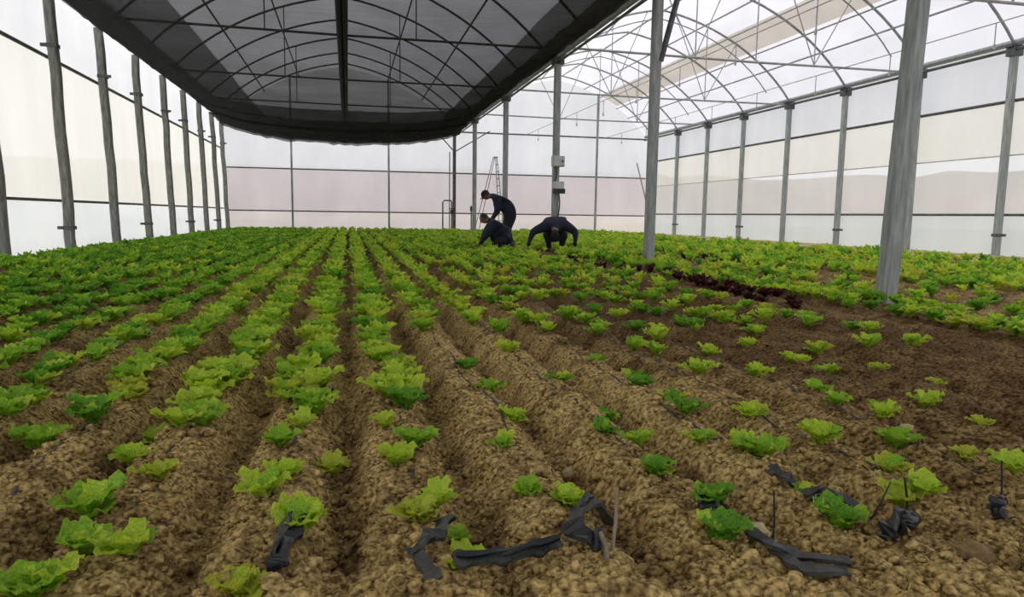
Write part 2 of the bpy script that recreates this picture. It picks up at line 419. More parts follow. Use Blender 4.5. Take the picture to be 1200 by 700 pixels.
vl = [q for q in LEFT_Y if q > 9]
for i, q in enumerate(LEFT_Y):
    k = i - (len(LEFT_Y)-len(vl))
    lb = 'weathered grey post on the left film wall, %s from the back corner' % ordw(len(LEFT_Y)-i) if i < len(LEFT_Y)-1 else 'weathered grey corner post where the left wall meets the back wall'
    post('wall_post', XL, q, .165, EAVE, M_WOODY, lb, 'post', 'posts of the left wall', .05, False, [(1.0 - .45, -1), (3.95, -1)] if k % 2 == 0 else [(3.9, 1)], lean=-.03)
for i, q in enumerate(RIGHT_Y):
    lb = 'slim grey steel post on the right film wall, %s from the back corner' % ordw(len(RIGHT_Y)-i) if i < len(RIGHT_Y)-1 else 'slim grey steel corner post where the right wall meets the back wall'
    post('wall_post', XR, q, .15, EAVE, M_STEEL, lb, 'post', 'posts of the right wall', .0, True, [(.6, 1)] if i % 2 == 0 else [])
mw = {5.75: 'thick grey steel gutter post nearest the camera, lettuce around its foot', 11.46: 'grey steel gutter post with a dark knee brace near its top',
      17.3: 'grey steel gutter post carrying two control boxes behind the crouching workers', 23.2: 'grey steel gutter post just behind the standing stooped worker',
      29.1: 'slim grey gutter post left of the stooped worker, near the back wall'}
for q in MID_Y:
    lb = mw.get(q, 'grey steel gutter post behind the camera, %s' % ('nearer' if q > -1 else 'farther'))
    if q > 0: post('gutter_post', XM, q, .16, EAVE-.05, M_STEEL, lb, 'post', 'gutter posts between the two spans', 0, True, lean=.04 if q == 5.75 else 0)
post('end_post', XM-.1, YF-.15, .15, EAVE, M_PIPE, 'dark end post at the back wall with forked struts on top', 'post', None, 0, True)
for px, w, lb in ((-2.5, .09, 'thin grey stud of the back wall under the net, left one'), (1.92, .09, 'thin grey stud of the back wall under the net, right one'), (7.55, .07, 'thin grey stud of the back wall right of the stooped worker'), (12.35, .1, 'thin grey stud of the back wall between the gutter posts and right wall')):
    post('back_stud', px, YF-.07, w, arc_z(XL, XM, px) if px < XM else arc_z(XM, XR, px), M_STEEL, lb, 'post', 'studs of the back wall', 0, False)
# forked struts and knee braces
e = empty('forked_strut', (XM-.1, YF-.2, 3.9)); tag(e, 'forked dark strut spreading from the end post below the net edge', 'strut')
MB().tube([(XM-.15, YF-.3, 3.95), (XM-1.0, YF-.3, 4.85)], .03, 6).build('strut', M_PIPE, e)
MB().tube([(XM-.05, YF-.3, 3.95), (XM+1.6, YF-.3, 4.95)], .03, 6).build('strut', M_PIPE, e)
mb = MB(); mb.tube([(XM-.35, YF-.3, .1), (XM-.35, YF-.3, 3.9)], .025, 6)
tag(mb.build('standpipe', M_PIPE), 'thin dark pipe standing just left of the end post', 'pipe')
mb = MB(); mb.tube([(XM+.06, 11.4, 3.55), (XM+.36, 11.4, 4.72), (XM+.42, 11.4, 4.98)], .05, 8)
tag(mb.build('knee_brace', M_PIPE), 'thick dark knee brace leaning from the second gutter post to the roof', 'brace')
mb = MB(); mb.tube([(XR-.9, 33.2, 3.6), (XR-.15, 32.6, .2)], .035, 6)
tag(mb.build('diagonal_brace', M_STEEL), 'thin diagonal brace leaning in the back right corner', 'brace')

# gutter and eave beams -------------------------------------------------
def beam(name, label, cat, parts):
    e = empty(name, parts[0][1]); tag(e, label, cat)
    for nm, A, B, r, mt in parts: rail(e, A, B, r, mt, nm)
    return e
beam('gutter', 'grey steel gutter running over the middle row of posts', 'gutter', [('channel', (XM, YB, EAVE-.07), (XM, YF, EAVE-.07), .085, M_STEEL), ('lower_pipe', (XM, YB, EAVE-.24), (XM, YF, EAVE-.24), .03, M_PIPE)])
beam('eave_beam', 'double grey eave beam along the top of the right wall', 'beam', [('channel', (XR, YB, EAVE+.06), (XR, YF, EAVE+.06), .075, M_STEEL), ('lower_pipe', (XR-.05, YB, EAVE-.10), (XR-.05, YF, EAVE-.10), .04, M_PIPE)])
beam('eave_beam', 'grey eave beam along the left wall at the net edge', 'beam', [('channel', (XL, YB, EAVE+.02), (XL, YF, EAVE+.02), .07, M_STEEL)])
# roof trusses -----------------------------------------------------------
def truss(xa, xb, y, label, group, tie, tz, double):
    MP = M_PIPE2 if xa == XM else M_PIPE
    e = empty('roof_truss', (xa, y, EAVE)); tag(e, label, 'truss', group)
    MB().tube([(px, y, pz) for px, pz in arc(xa, xb, 24)], .034, 6, cap=False).build('bow', MP, e)
    if double: MB().tube([(px, y+.05, pz) for px, pz in arc(xa+.9, xb-.9, 20, RISE-.55, EAVE+.28)], .02, 5, cap=False).build('inner_bow', MP, e)
    if tie:
        MB().tube([(xa, y, tz), ((xa+xb)/2, y, tz-.03), (xb, y, tz)], .03, 6).build('tie_bar', MP, e)
        for f in (.33, .5, .67):
            px = xa+(xb-xa)*f; MB().tube([(px, y, tz), (px, y, arc_z(xa, xb, px))], .017, 5).build('hanger', MP, e)
        for fa, fb in (((.33, .22), (.33, .45), (.67, .55), (.67, .78)) if double else ()):
            pa, pb = xa+(xb-xa)*fa, xa+(xb-xa)*fb
            MB().tube([(pa, y, tz), (pb, y, arc_z(xa, xb, pb))], .015, 5).build('web_strut', MP, e)
LT = {6.95: 5.2, 12.49: 5.2, 18.0: 5.2, 23.55: 5.15, 28.85: 5.15}
vis = [q for q in LEFT_Y if q > -2]
for i, q in enumerate(vis):
    truss(XL, XM, q, 'dark bowed truss above the black net, %s from the back wall%s' % (ordw(len(vis)-i), ', with tie bar' if q in LT else ''), 'roof trusses of the left span', q in LT, LT.get(q, 5.2), False)
RT = {5.2, 10.8, 16.38, 22.11, 27.8}
vis = [q for q in RIGHT_Y if q > -2]
for i, q in enumerate(vis):
    truss(XM, XR, q, 'grey bowed truss of the right span, %s from the back wall%s' % (ordw(len(vis)-i), ', with tie bar' if q in RT else ''), 'roof trusses of the right span', q in RT, 4.86, q in RT)
def purlin(x, xa, xb, r, label, dz=-.05):
    mp = M_PIPE2 if xa == XM else M_PIPE
    z = arc_z(xa, xb, x)+dz
    mb = MB().tube([(x, YB + (YF-YB)*i/10, z) for i in range(11)], r, 6); tag(mb.build('purlin', mp), label, 'purlin')
purlin(-3.6, XL, XM, .03, 'purlin of the left span above the net, low on the left slope')
purlin(-2.1, XL, XM, .025, 'purlin of the left span above the net, high on the left slope')
purlin(3.5, XL, XM, .03, 'purlin of the left span above the net, low on the right slope')
purlin(1.9, XL, XM, .025, 'purlin of the left span above the net, high on the right slope')
purlin(8.0, XM, XR, .028, 'purlin of the right span on its left slope')
purlin(10.1, XM, XR, .028, 'ridge purlin of the right span under the white film')
purlin(11.6, XM, XR, .026, 'purlin of the right span above the beige flap')
purlin(13.35, XM, XR, .022, 'purlin along the lower edge of the beige flap', -.08)
purlin(12.45, XM, XR, .022, 'purlin along the upper edge of the beige flap', -.08)
purlin(14.0, XM, XR, .026, 'purlin of the right span just above the right eave')
# sprinkler droppers on a thin line in the right span
k = 0
for q in RIGHT_Y[5:13]:
    for px in (8.6, 12.7):
        k += 1; yy = q+1.2
        mb = MB().tube([(px, yy, 4.86), (px, yy, 4.45)], .012, 5).tube([(px, yy, 4.45), (px, yy, 4.36)], .028, 6)
        tag(mb.build('sprinkler', M_PIPE2), 'small hanging sprinkler dropper on the %s water line, %s from the back' % ('left' if px < 9 else 'right', ordw(len(RIGHT_Y[5:13])-RIGHT_Y[5:13].index(q))), 'sprinkler', 'hanging sprinklers of the right span')
for px, nm in ((8.6, 'left'), (12.7, 'right')):
    mb = MB().tube([(px, YB+(YF-YB)*i/8, 4.87) for i in range(9)], .012, 5)
    tag(mb.build('water_line', M_PIPE2), 'thin %s water line strung under the right span trusses' % nm, 'pipe')

# shade net ---------------------------------------------------------------
net = empty('shade_net', (0, 14, 4.5)); tag(net, 'black shade net sagging under the left span roof between the gutters', 'net')
NXA, NXB, NYE = XL+.1, XM-.12, 32.6
def net_z(x, y):
    u = (2*x-(NXA+NXB))/(NXB-NXA)
    z = 4.36 + .52*abs(u)**3
    ye = np.clip((y-29.5)/(NYE-29.5), 0, 1)
    z = z + .05*(vnoise(x*.6, y*.5, 51)-.5) + .03*(vnoise(x*2, y*1.3, 52)-.5)
    return z - .14*ye**2 - .1*ye**2*(1-abs(u)**2)
def net_part(name, mat, xr, yr, dz, nx, ny, ruffle):
    vs = []; fs = []
    for j in range(ny+1):
        yy = yr[0]+(yr[1]-yr[0])*j/ny
        for i in range(nx+1):
            xx = xr[0]+(xr[1]-xr[0])*i/nx
            vs.append((xx, yy, float(net_z(xx, yy)) + dz + ruffle*(vnoise(xx*5, yy*5, 53)-.5)))
    for j in range(ny):
        for i in range(nx): a = j*(nx+1)+i; fs.append((a, a+1, a+nx+2, a+nx+1))
    return MB().add(vs, fs).build(name, mat, net, smooth=True)
net_part('net_sheet', M_NET, (NXA, NXB), (-4, NYE), 0, 40, 120, 0)
net_part('gathered_edge', M_NET2, (NXA, NXA+1.1), (-4, NYE), -.06, 12, 120, .06)
net_part('gathered_edge', M_NET2, (NXB-.8, NXB), (-4, NYE), -.06, 10, 120, .06)
net_part('added_layer', M_NET3, (NXA, NXA+2.3), (-4, NYE), -.03, 12, 60, .03)  # extra thin layers, added to grade the net's darkness inward
net_part('added_layer', M_NET3, (NXB-1.5, NXB), (-4, NYE), -.03, 12, 60, .03)
net_part('added_layer', M_NET3, (NXA, NXB), (24.5, NYE), -.06, 40, 24, .04)
net_part('gathered_end', M_NET2, (NXA, NXB), (27.2, NYE+.05), -.09, 40, 24, .08)
net_part('gathered_end', M_NET2, (NXA, NXB), (29.6, NYE+.05), -.17, 40, 20, .10)
for dx in (-.05, .05):
    MB().tube([(-.06+dx, q, float(net_z(-.06, q))-.05) for q in np.linspace(-4, NYE, 40)], .055, 6).build('seam_cord', M_CORD, net)

# things at the back --------------------------------------------------------
e = empty('control_box', (XM, 17.15, 2.27)); tag(e, 'pale grey control box high on the third gutter post', 'box', 'boxes on the third gutter post')
MB().box((XM, 17.12, 2.27), (.30, .18, .26)).build('housing', M_BOX, e); MB().box((XM, 17.02, 2.27), (.26, .03, .22)).build('lid', M_BOX, e); MB().box((XM+.09, 17.0, 2.27), (.03, .02, .05)).build('latch', M_BLACK, e)
e = empty('junction_box', (XM, 17.15, 1.6)); tag(e, 'grey junction box with dark switches below the control box', 'box', 'boxes on the third gutter post')
MB().box((XM+.02, 17.12, 1.66), (.26, .16, .22)).build('housing', M_BOX, e)
for dx in (-.1, .02, .12): MB().box((XM+dx, 17.03, 1.53), (.09, .1, .12)).build('switch', M_BLACK, e)
for i, (dx, lb) in enumerate(((-.05, 'dark cable running down the post between the two boxes'), (.05, 'dark cable dangling from the junction box down the post'))):
    mb = MB().tube([(XM+dx+.03*math.sin(q*5), 17.16, 2.14-.55*q if i == 0 else 1.5-.9*q) for q in np.linspace(0, 1, 9)], .018, 6)
    tag(mb.build('cable', M_BLACK), lb, 'cable')
# pipe riser
yr = YF-.7
e = empty('water_riser', (4.6, yr, .1)); tag(e, 'dark bent water pipe riser by the back wall left of the end post', 'pipe')
MB().tube([(4.42, yr, .02), (4.42, yr, 1.5), (4.5, yr, 1.58), (4.82, yr, 1.58), (4.85, yr, 1.5), (4.85, yr, .02)], .035, 8).build('pipe', M_PIPE, e)
MB().box((4.85, yr-.03, 1.05), (.13, .13, .18)).build('valve', M_BLACK, e); MB().tube([(4.7, yr-.08, 1.2), (5.0, yr-.08, 1.2)], .02, 6).build('valve_lever', M_BLACK, e)
e = empty('tap_post', (5.75, yr-.3, .05)); tag(e, 'short dark tap post right of the end post', 'pipe')
MB().tube([(5.75, yr-.3, .02), (5.75, yr-.3, 1.35)], .03, 6).build('pipe', M_PIPE, e); MB().box((5.75, yr-.33, 1.2), (.12, .12, .2)).build('tap', M_BLACK, e)
# stepladder
e = empty('stepladder', (7.0, 32.6, .05)); tag(e, 'tall thin grey stepladder standing near the back wall', 'ladder')
yl = 32.6; top = 3.6
for s in (-1, 1):
    MB().tube([(7.0+s*.55, yl-.35, .02), (7.0+s*.16, yl-.05, top)], .022, 6).build('rail', M_STEEL, e)
    MB().tube([(7.0+s*.6, yl+.9, .02), (7.0+s*.18, yl+.06, top)], .02, 6).build('rear_leg', M_STEEL, e)
for q in range(1, 11):
    t = q/11; w = .55-.39*t; MB().box((7.0, yl-.35+.3*t, top*t), (2*w, .07, .03)).build('rung', M_STEEL, e)
MB().box((7.0, yl, top), (.42, .16, .05)).build('top_cap', M_STEEL, e)
e.rotation_euler.z = math.pi/2; e.location.x = 6.75

# ------------------------------------------------------------------ people
def skin_mesh(joints, edges, root, name, sub=2):
    """joints: {key: (x,y,z,r)}; returns evaluated vertex/face lists"""
    keys = list(joints); idx = {k: i for i, k in enumerate(keys)}
    me = bpy.data.meshes.new(name); me.from_pydata([joints[k][:3] for k in keys], [(idx[a], idx[b]) for a, b in edges], [])
    ob = bpy.data.objects.new(name, me); COL.objects.link(ob)
    md = ob.modifiers.new('skin', 'SKIN'); md.use_smooth_shade = True
    sv = me.skin_vertices[0].data
    for k in keys:
        r = joints[k][3]; r = r if hasattr(r, '__len__') else (r, r)
        sv[idx[k]].radius = r; sv[idx[k]].use_root = (k == root)
    s = ob.modifiers.new('sub', 'SUBSURF'); s.levels = s.render_levels = sub
    dg = bpy.context.evaluated_depsgraph_get(); ev = ob.evaluated_get(dg); m2 = ev.to_mesh()
    V = [tuple(v.co) for v in m2.vertices]; Fc = [tuple(p.vertices) for p in m2.polygons]
    ev.to_mesh_clear(); bpy.data.objects.remove(ob); bpy.data.meshes.remove(me)
    return V, Fc
def seg_dist(P, A, B):
    A = np.array(A); B = np.array(B); d = B-A; t = np.clip(((P-A) @ d)/max(d @ d, 1e-9), 0, 1)
    return np.linalg.norm(P-(A+t[:, None]*d), axis=1)
def ellipsoid(mb, c, r, rot=None, nu=14, nv=10, v0=0.0, v1=1.0, mi=0):
    vs = []; fs = []
    for j in range(nv+1):
        ph = math.pi*(v0+(v1-v0)*j/nv)
        for i in range(nu):
            a = 2*math.pi*i/nu; p = Vector((r[0]*math.sin(ph)*math.cos(a), r[1]*math.sin(ph)*math.sin(a), r[2]*math.cos(ph)))
            vs.append(Vector(c) + (rot @ p if rot else p))
    for j in range(nv):
        for i in range(nu): fs.append((j*nu+i, j*nu+(i+1) % nu, (j+1)*nu+(i+1) % nu, (j+1)*nu+i))
    return mb.add(vs, fs, mi)
def hand(wrist, palm_dir, side_dir, s):
    """five curled fingers and a thumb as skinned chains; s = +1/-1 thumb side"""
    w = Vector(wrist); d = Vector(palm_dir).normalized(); t = Vector(side_dir); t = (t - d*t.dot(d)).normalized(); nrm = d.cross(t)
    V = []; Fc = []
    for i, ln in enumerate((.068, .078, .072, .056)):
        b = w + d*.085 + t*(.03-.02*i)*s
        j = {'a': (*(b-d*.03), .009), 'b': (*b, .0095), 'c': (*(b+d*ln*.5+nrm*.006), .0088), 'd': (*(b+d*ln*.85+nrm*.022), .008), 'e': (*(b+d*ln*.95+nrm*.04), .0065)}
        v, f = skin_mesh(j, [('a', 'b'), ('b', 'c'), ('c', 'd'), ('d', 'e')], 'a', 'finger', 1); k = len(V); V += v; Fc += [tuple(q+k for q in p) for p in f]
    b = w + d*.03 + t*.028*s
    j = {'a': (*(b-t*.012*s), .011), 'b': (*(b+t*.016*s+d*.018), .0105), 'c': (*(b+t*.034*s+d*.045+nrm*.008), .0095), 'd': (*(b+t*.038*s+d*.07+nrm*.018), .008)}
    v, f = skin_mesh(j, [('a', 'b'), ('b', 'c'), ('c', 'd')], 'a', 'thumb', 1); k = len(V); V += v; Fc += [tuple(q+k for q in p) for p in f]
    return V, Fc
def person(origin, ax, label, J, face, up, cap, bulk=1.0):
    """J: joint -> (right, depth, up) in metres from origin; ax = right axis of the pose on the ground"""
    ax = Vector((ax[0], ax[1], 0)).normalized(); ay = Vector((-ax.y, ax.x, 0)); O_ = Vector(origin)
    Wp = lambda p: O_ + ax*p[0] + ay*p[1] + Vector((0, 0, p[2]))
    Wd = lambda p: (ax*p[0] + ay*p[1] + Vector((0, 0, p[2]))).normalized()
    R_ = dict(pelvis=(.19, .18), waist=(.18, .17), chest=(.19, .18), neckb=.085, neck=.06, head=(.078, .088), crown=(.07, .08),
              hip=.13, knee=.088, calf=.078, ankle=.05, heel=.045, toe=.036, shoulder=.098, elbow=.068, forearm=.058, wrist=.03, palm=(.036, .022), knuck=(.04, .018))
    joints = {}
    for k, p in J.items():
        base = k.split('_')[0]; rr = R_[base]; bk = bulk if base in ('pelvis', 'waist', 'chest', 'hip', 'shoulder', 'knee', 'elbow', 'calf') else 1.0; joints[k] = (*Wp(p), tuple(q*bk for q in rr) if hasattr(rr, '__len__') else rr*bk)
    edges = [('pelvis', 'waist'), ('waist', 'chest'), ('chest', 'neckb'), ('neckb', 'neck'), ('neck', 'head'), ('head', 'crown')]
    for s in 'lr':
        wr = Vector(joints['wrist_'+s][:3]); el = Vector(joints['elbow_'+s][:3]); d = (wr-el).normalized()
        joints['palm_'+s] = (*(wr+d*.05), R_['palm']); joints['knuck_'+s] = (*(wr+d*.09), R_['knuck'])
        joints['forearm_'+s] = (*(el.lerp(wr, .4)), R_['forearm'])
        kn = Vector(joints['knee_'+s][:3]); an = Vector(joints['ankle_'+s][:3]); joints['calf_'+s] = (*(kn.lerp(an, .3)), R_['calf'])
        edges += [('pelvis', 'hip_'+s), ('hip_'+s, 'knee_'+s), ('knee_'+s, 'calf_'+s), ('calf_'+s, 'ankle_'+s), ('ankle_'+s, 'toe_'+s),
                  ('chest', 'shoulder_'+s), ('shoulder_'+s, 'elbow_'+s), ('elbow_'+s, 'forearm_'+s), ('forearm_'+s, 'wrist_'+s), ('wrist_'+s, 'palm_'+s), ('palm_'+s, 'knuck_'+s)]
    V, Fc = skin_mesh(joints, edges, 'pelvis', 'body')
    P = np.array(V); segs = []
    zone = lambda a, b: (3 if 'toe' in b else 2 if a[:3] in ('hip', 'kne', 'cal') or b[:3] in ('hip',) else
                         1 if b[:4] in ('palm', 'knuc') or b in ('neck', 'head', 'crown') else 0)
    D = np.array([seg_dist(P, joints[a][:3], joints[b][:3])/np.mean(joints[b][3]) for a, b in edges]); best = D.argmin(0)
    zs = [zone(a, b) for a, b in edges]; vz = [zs[i] for i in best]
    mats = [max(set(q := [vz[i] for i in f]), key=q.count) for f in Fc]
    root = empty('person', origin); tag(root, label, 'person', 'workers kneeling and stooping in the bed')
    for s in 'lr':
        wr = Vector(joints['wrist_'+s][:3]); d = wr - Vector(joints['elbow_'+s][:3])
        v, f = hand(wr, d, face_side(Wd(face), d), 1); k = len(V); V += v; Fc += [tuple(q+k for q in p) for p in f]; mats += [1]*len(f)
    mb = MB(); mb.v = [tuple(v) for v in V]; mb.f = Fc; mb.m = mats
    mb.build('body', [M_NAVY, M_SKIN, M_NAVY2, M_SHOE], root, smooth=True)
    # head: face, ears, hair, cap
    hc = Vector(joints['head'][:3]).lerp(Vector(joints['crown'][:3]), .35); fz = Wd(up); fy = Wd(face); fy = (fy - fz*fy.dot(fz)).normalized(); fx = fy.cross(fz)
    Rm = Matrix((fx, fy, fz)).transposed()
    mb = MB(); ellipsoid(mb, hc, (.078, .098, .118), Rm)
    mb.build('head', M_SKIN, root, smooth=True)
    L = lambda x_, y_, z_: hc + Rm @ Vector((x_, y_, z_))
    mb = MB(); ellipsoid(mb, L(0, .1, -.015), (.014, .022, .026), Rm, 8, 6); mb.build('nose', M_SKIN, root, smooth=True)
    for s in (-1, 1):
        mb = MB(); ellipsoid(mb, L(s*.03, .087, .012), (.013, .008, .008), Rm, 8, 6); mb.build('eye', M_HAIR, root, smooth=True)
        mb = MB(); ellipsoid(mb, L(s*.08, -.005, -.005), (.012, .022, .032), Rm, 8, 6); mb.build('ear', M_SKIN, root, smooth=True)
    mb = MB(); ellipsoid(mb, L(0, .088, -.055), (.026, .008, .006), Rm, 8, 6); mb.build('mouth', M_HAIR, root, smooth=True)
    mb = MB(); ellipsoid(mb, L(0, -.02, .008), (.088, .095, .122), Rm, 16, 10, 0, .62); mb.build('hair', M_HAIR, root, smooth=True)
    if cap:
        mb = MB(); ellipsoid(mb, L(0, -.005, .03), (.095, .112, .105), Rm, 16, 8, 0, .5)
        pts = []
        mb.build('cap', M_NAVY2, root, smooth=True)
        vs = []; fs = []
        for i in range(9):
            a = math.pi*(.12+.76*i/8); 
            for rr, dz in ((.095, .035), (.175, .012), (.175, .004), (.095, .025)):
                vs.append(L(math.cos(a)*rr*.95, math.sin(a)*rr+.005, dz))
        for i in range(8):
            for k in range(4): fs.append((i*4+k, i*4+(k+1) % 4, i*4+4+(k+1) % 4, i*4+4+k))
        MB().add(vs, fs).build('cap_peak', M_NAVY2, root, smooth=True)
    # jacket hem, cuffs, boots
    pv = Vector(joints['pelvis'][:3]); wv = Vector(joints['waist'][:3])
    for s in 'lr':
        a = Vector(joints['ankle_'+s][:3]); t = Vector(joints['toe_'+s][:3]); d = (t-a).normalized()
        mb = MB(); mb.tube([a+Vector((0, 0, .09)), a, a-Vector((0, 0, .03))], [.058, .056, .05], 10)
        mb.tube([a-d*.055-Vector((0, 0, .02)), a+d*.06-Vector((0, 0, .02)), t+d*.0, t+d*.05], [.04, .052, .05, .026], 10); mb.build('boot', M_SHOE, root, smooth=True)
        w_ = Vector(joints['wrist_'+s][:3]); el = Vector(joints['elbow_'+s][:3]); d = (w_-el).normalized()
        MB().tube([w_-d*.06, w_-d*.02], [.047, .044], 10).build('cuff', M_NAVY2, root, smooth=True)
    return root
def face_side(f, d):
    d = d.normalized(); t = f - d*f.dot(d)
    return t if t.length > .05 else Vector((0, 0, 1))
AX = (math.cos(math.radians(YAW)), -math.sin(math.radians(YAW)))
pz = .1
p1 = at(590, 291, pz); p2 = at(588, 294, pz); p3 = at(650, 296, pz)
SCP = None
person((p1[0]+.05, p1[1]+.55, pz), AX, 'worker in dark navy clothes and cap, standing stooped with bent back', {
    'pelvis': (.27, 0, .86), 'waist': (.17, 0, 1.06), 'chest': (-.06, 0, 1.22), 'neckb': (-.22, 0, 1.28), 'neck': (-.29, 0, 1.29), 'head': (-.37, 0, 1.29), 'crown': (-.44, 0, 1.33),
    'hip_l': (.25, .1, .82), 'knee_l': (.12, .12, .46), 'ankle_l': (.22, .12, .09), 'toe_l': (.06, .14, .04), 'hip_r': (.25, -.1, .82), 'knee_r': (.16, -.13, .46), 'ankle_r': (.3, -.13, .09), 'toe_r': (.14, -.15, .04),
    'shoulder_l': (-.12, .18, 1.2), 'elbow_l': (-.10, .23, .93), 'wrist_l': (-.24, .17, .72), 'shoulder_r': (-.12, -.18, 1.2), 'elbow_r': (-.06, -.22, .93), 'wrist_r': (-.2, -.2, .72)},
    (-.75, 0, -.65), (-.65, 0, .75), True, 1.28)
person((p2[0], p2[1], pz), AX, 'worker in dark clothes squatting bareheaded in front of the stooped one', {
    'pelvis': (.1, 0, .28), 'waist': (.02, 0, .44), 'chest': (-.16, 0, .6), 'neckb': (-.28, 0, .68), 'neck': (-.33, 0, .70), 'head': (-.39, 0, .71), 'crown': (-.46, 0, .75),
    'hip_l': (.08, .11, .27), 'knee_l': (-.26, .16, .38), 'ankle_l': (-.1, .16, .08), 'toe_l': (-.26, .17, .03), 'hip_r': (.1, -.11, .26), 'knee_r': (-.2, -.18, .1), 'ankle_r': (.24, -.16, .10), 'toe_r': (.34, -.16, .05),
    'shoulder_l': (-.24, .17, .6), 'elbow_l': (-.40, .2, .36), 'wrist_l': (-.5, .15, .14), 'shoulder_r': (-.22, -.17, .6), 'elbow_r': (-.36, -.24, .34), 'wrist_r': (-.5, -.2, .14)},
    (-.8, -.1, -.6), (-.6, 0, .8), False, 1.28)
person((p3[0], p3[1], pz), AX, 'worker in dark navy clothes bent double over the lettuces, right of the other two', {
    'pelvis': (.02, .34, .58), 'waist': (.02, .14, .66), 'chest': (0, -.1, .64), 'neckb': (-.01, -.29, .56), 'neck': (-.02, -.36, .5), 'head': (-.03, -.38, .43), 'crown': (-.03, -.43, .37),
    'hip_l': (.14, .32, .46), 'knee_l': (.18, .02, .34), 'ankle_l': (.16, .2, .08), 'toe_l': (.18, .06, .03), 'hip_r': (-.11, .32, .46), 'knee_r': (-.15, .02, .34), 'ankle_r': (-.12, .2, .08), 'toe_r': (-.14, .06, .03),
    'shoulder_l': (.2, -.12, .62), 'elbow_l': (.45, -.12, .46), 'wrist_l': (.43, -.2, .16), 'shoulder_r': (-.22, -.16, .58), 'elbow_r': (-.5, -.2, .46), 'wrist_r': (-.6, -.26, .15)},
    (0, .4, -.9), (0, -.9, -.4), True, 1.32)


# ------------------------------------------------------------------ lettuces
GREENS = [leafmat('lime_leaf', lin(160, 196, 44), lin(218, 238, 84)), leafmat('green_leaf', lin(120, 172, 40), lin(178, 218, 68)),
          leafmat('deep_green_leaf', lin(80, 142, 36), lin(138, 192, 58)), leafmat('yellow_leaf', lin(164, 178, 44), lin(214, 222, 86))]
M_RED = leafmat('red_leaf', lin(52, 24, 28), lin(86, 42, 40))
ALLM = GREENS + [M_RED]
CW = ['lime green', 'mid green', 'deep green', 'yellowish green', 'dark red']
def leaf_geo(L, Wd_, tilt, nu, nv, r):
    """one frilled leaf growing along +x; tilt = lift angle at the base"""
    vs = []; fs = []; x = z = 0.0; ang = tilt; ph = r.uniform(0, 6.28)
    cen = []
    for i in range(nu+1):
        cen.append((x, z, ang)); ds = L/nu; x += ds*math.cos(ang); z += ds*math.sin(ang); ang -= (tilt*.55+.25)/nu
    for i in range(nu+1):
        t = i/nu; w = Wd_*(.16 + .84*math.sin(math.pi*min(1, t**.9*.86)))*(1 + .16*math.sin(t*17+ph)) * (1 if t < .98 else .8)
        cx, cz, a = cen[i]
        for j in range(nv+1):
            s = 2*j/nv-1
            ruff = .30*Wd_*abs(s)**1.3*math.sin(t*15+ph+s*3.0) + r.uniform(-.09, .09)*Wd_*(abs(s)+.3*t)
            cup = .28*w*s*s
            off = cup+ruff
            vs.append((cx - math.sin(a)*off + r.uniform(-.03, .03)*t, s*w*(1+r.uniform(-.1, .1)), cz + math.cos(a)*off))
    for i in range(nu):
        for j in range(nv): a = i*(nv+1)+j; fs.append((a, a+1, a+nv+2, a+nv+1))
    return vs, fs
def plant_layout(r, n):
    out = []
    for i in range(n):
        t = i/max(1, n-1)
        out.append((i*2.39996+r.uniform(-.3, .3), math.radians(34+46*t+r.uniform(-9, 9)), 1.0-.38*t, r.randrange(6)))
    return out
R5 = random.Random(5)
LEAF_MESH = {}
for c in range(5):
    for k in range(6):
        tilt = (.6, .75, .95, 1.12, 1.3, .85)[k]
        v, f = leaf_geo(1.0, .33+.05*(k % 3), tilt, 6, 6, random.Random(100+k)); LEAF_MESH[c, k] = MB().add(v, f).mesh('leaf', ALLM[c], True)
def plant_geo(r, n, nu, nv):
    V = []; Fc = []
    for az, tilt, sc, _ in plant_layout(r, n):
        v, f = leaf_geo(sc*r.uniform(.8, 1.15), .36*sc, tilt, nu, nv, r); ca, sa = math.cos(az), math.sin(az); k = len(V)
        V += [(p[0]*ca-p[1]*sa, p[0]*sa+p[1]*ca, p[2]+.02) for p in v]; Fc += [tuple(q+k for q in p) for p in f]
    return np.array(V), np.array(Fc)
T_MID = [plant_geo(random.Random(200+i), 11, 4, 4) for i in range(8)]
T_LOW = [plant_geo(random.Random(300+i), 8, 2, 2) for i in range(8)]
PLANT_MESH = {}
def plant_mesh(c, k):
    if (c, k) not in PLANT_MESH:
        mb = MB(); mb.v = [tuple(p) for p in T_MID[k][0]]; mb.f = [tuple(int(i) for i in q) for q in T_MID[k][1]]; rr_ = random.Random(k*7+c); per = len(mb.f)//11; mb.m = []
        for q in range(11): mb.m += [0 if rr_.random() < .7 else rr_.choice((1, 2))]*per
        PLANT_MESH[c, k] = mb.mesh('lettuce', [ALLM[c], ALLM[c if c == 4 else 0], ALLM[c if c == 4 else 1]], True)
    return PLANT_MESH[c, k]
plants = []      # x, y, radius, colour, row
def row_of(x): return int(round((x-ROW0)/PITCH_X))
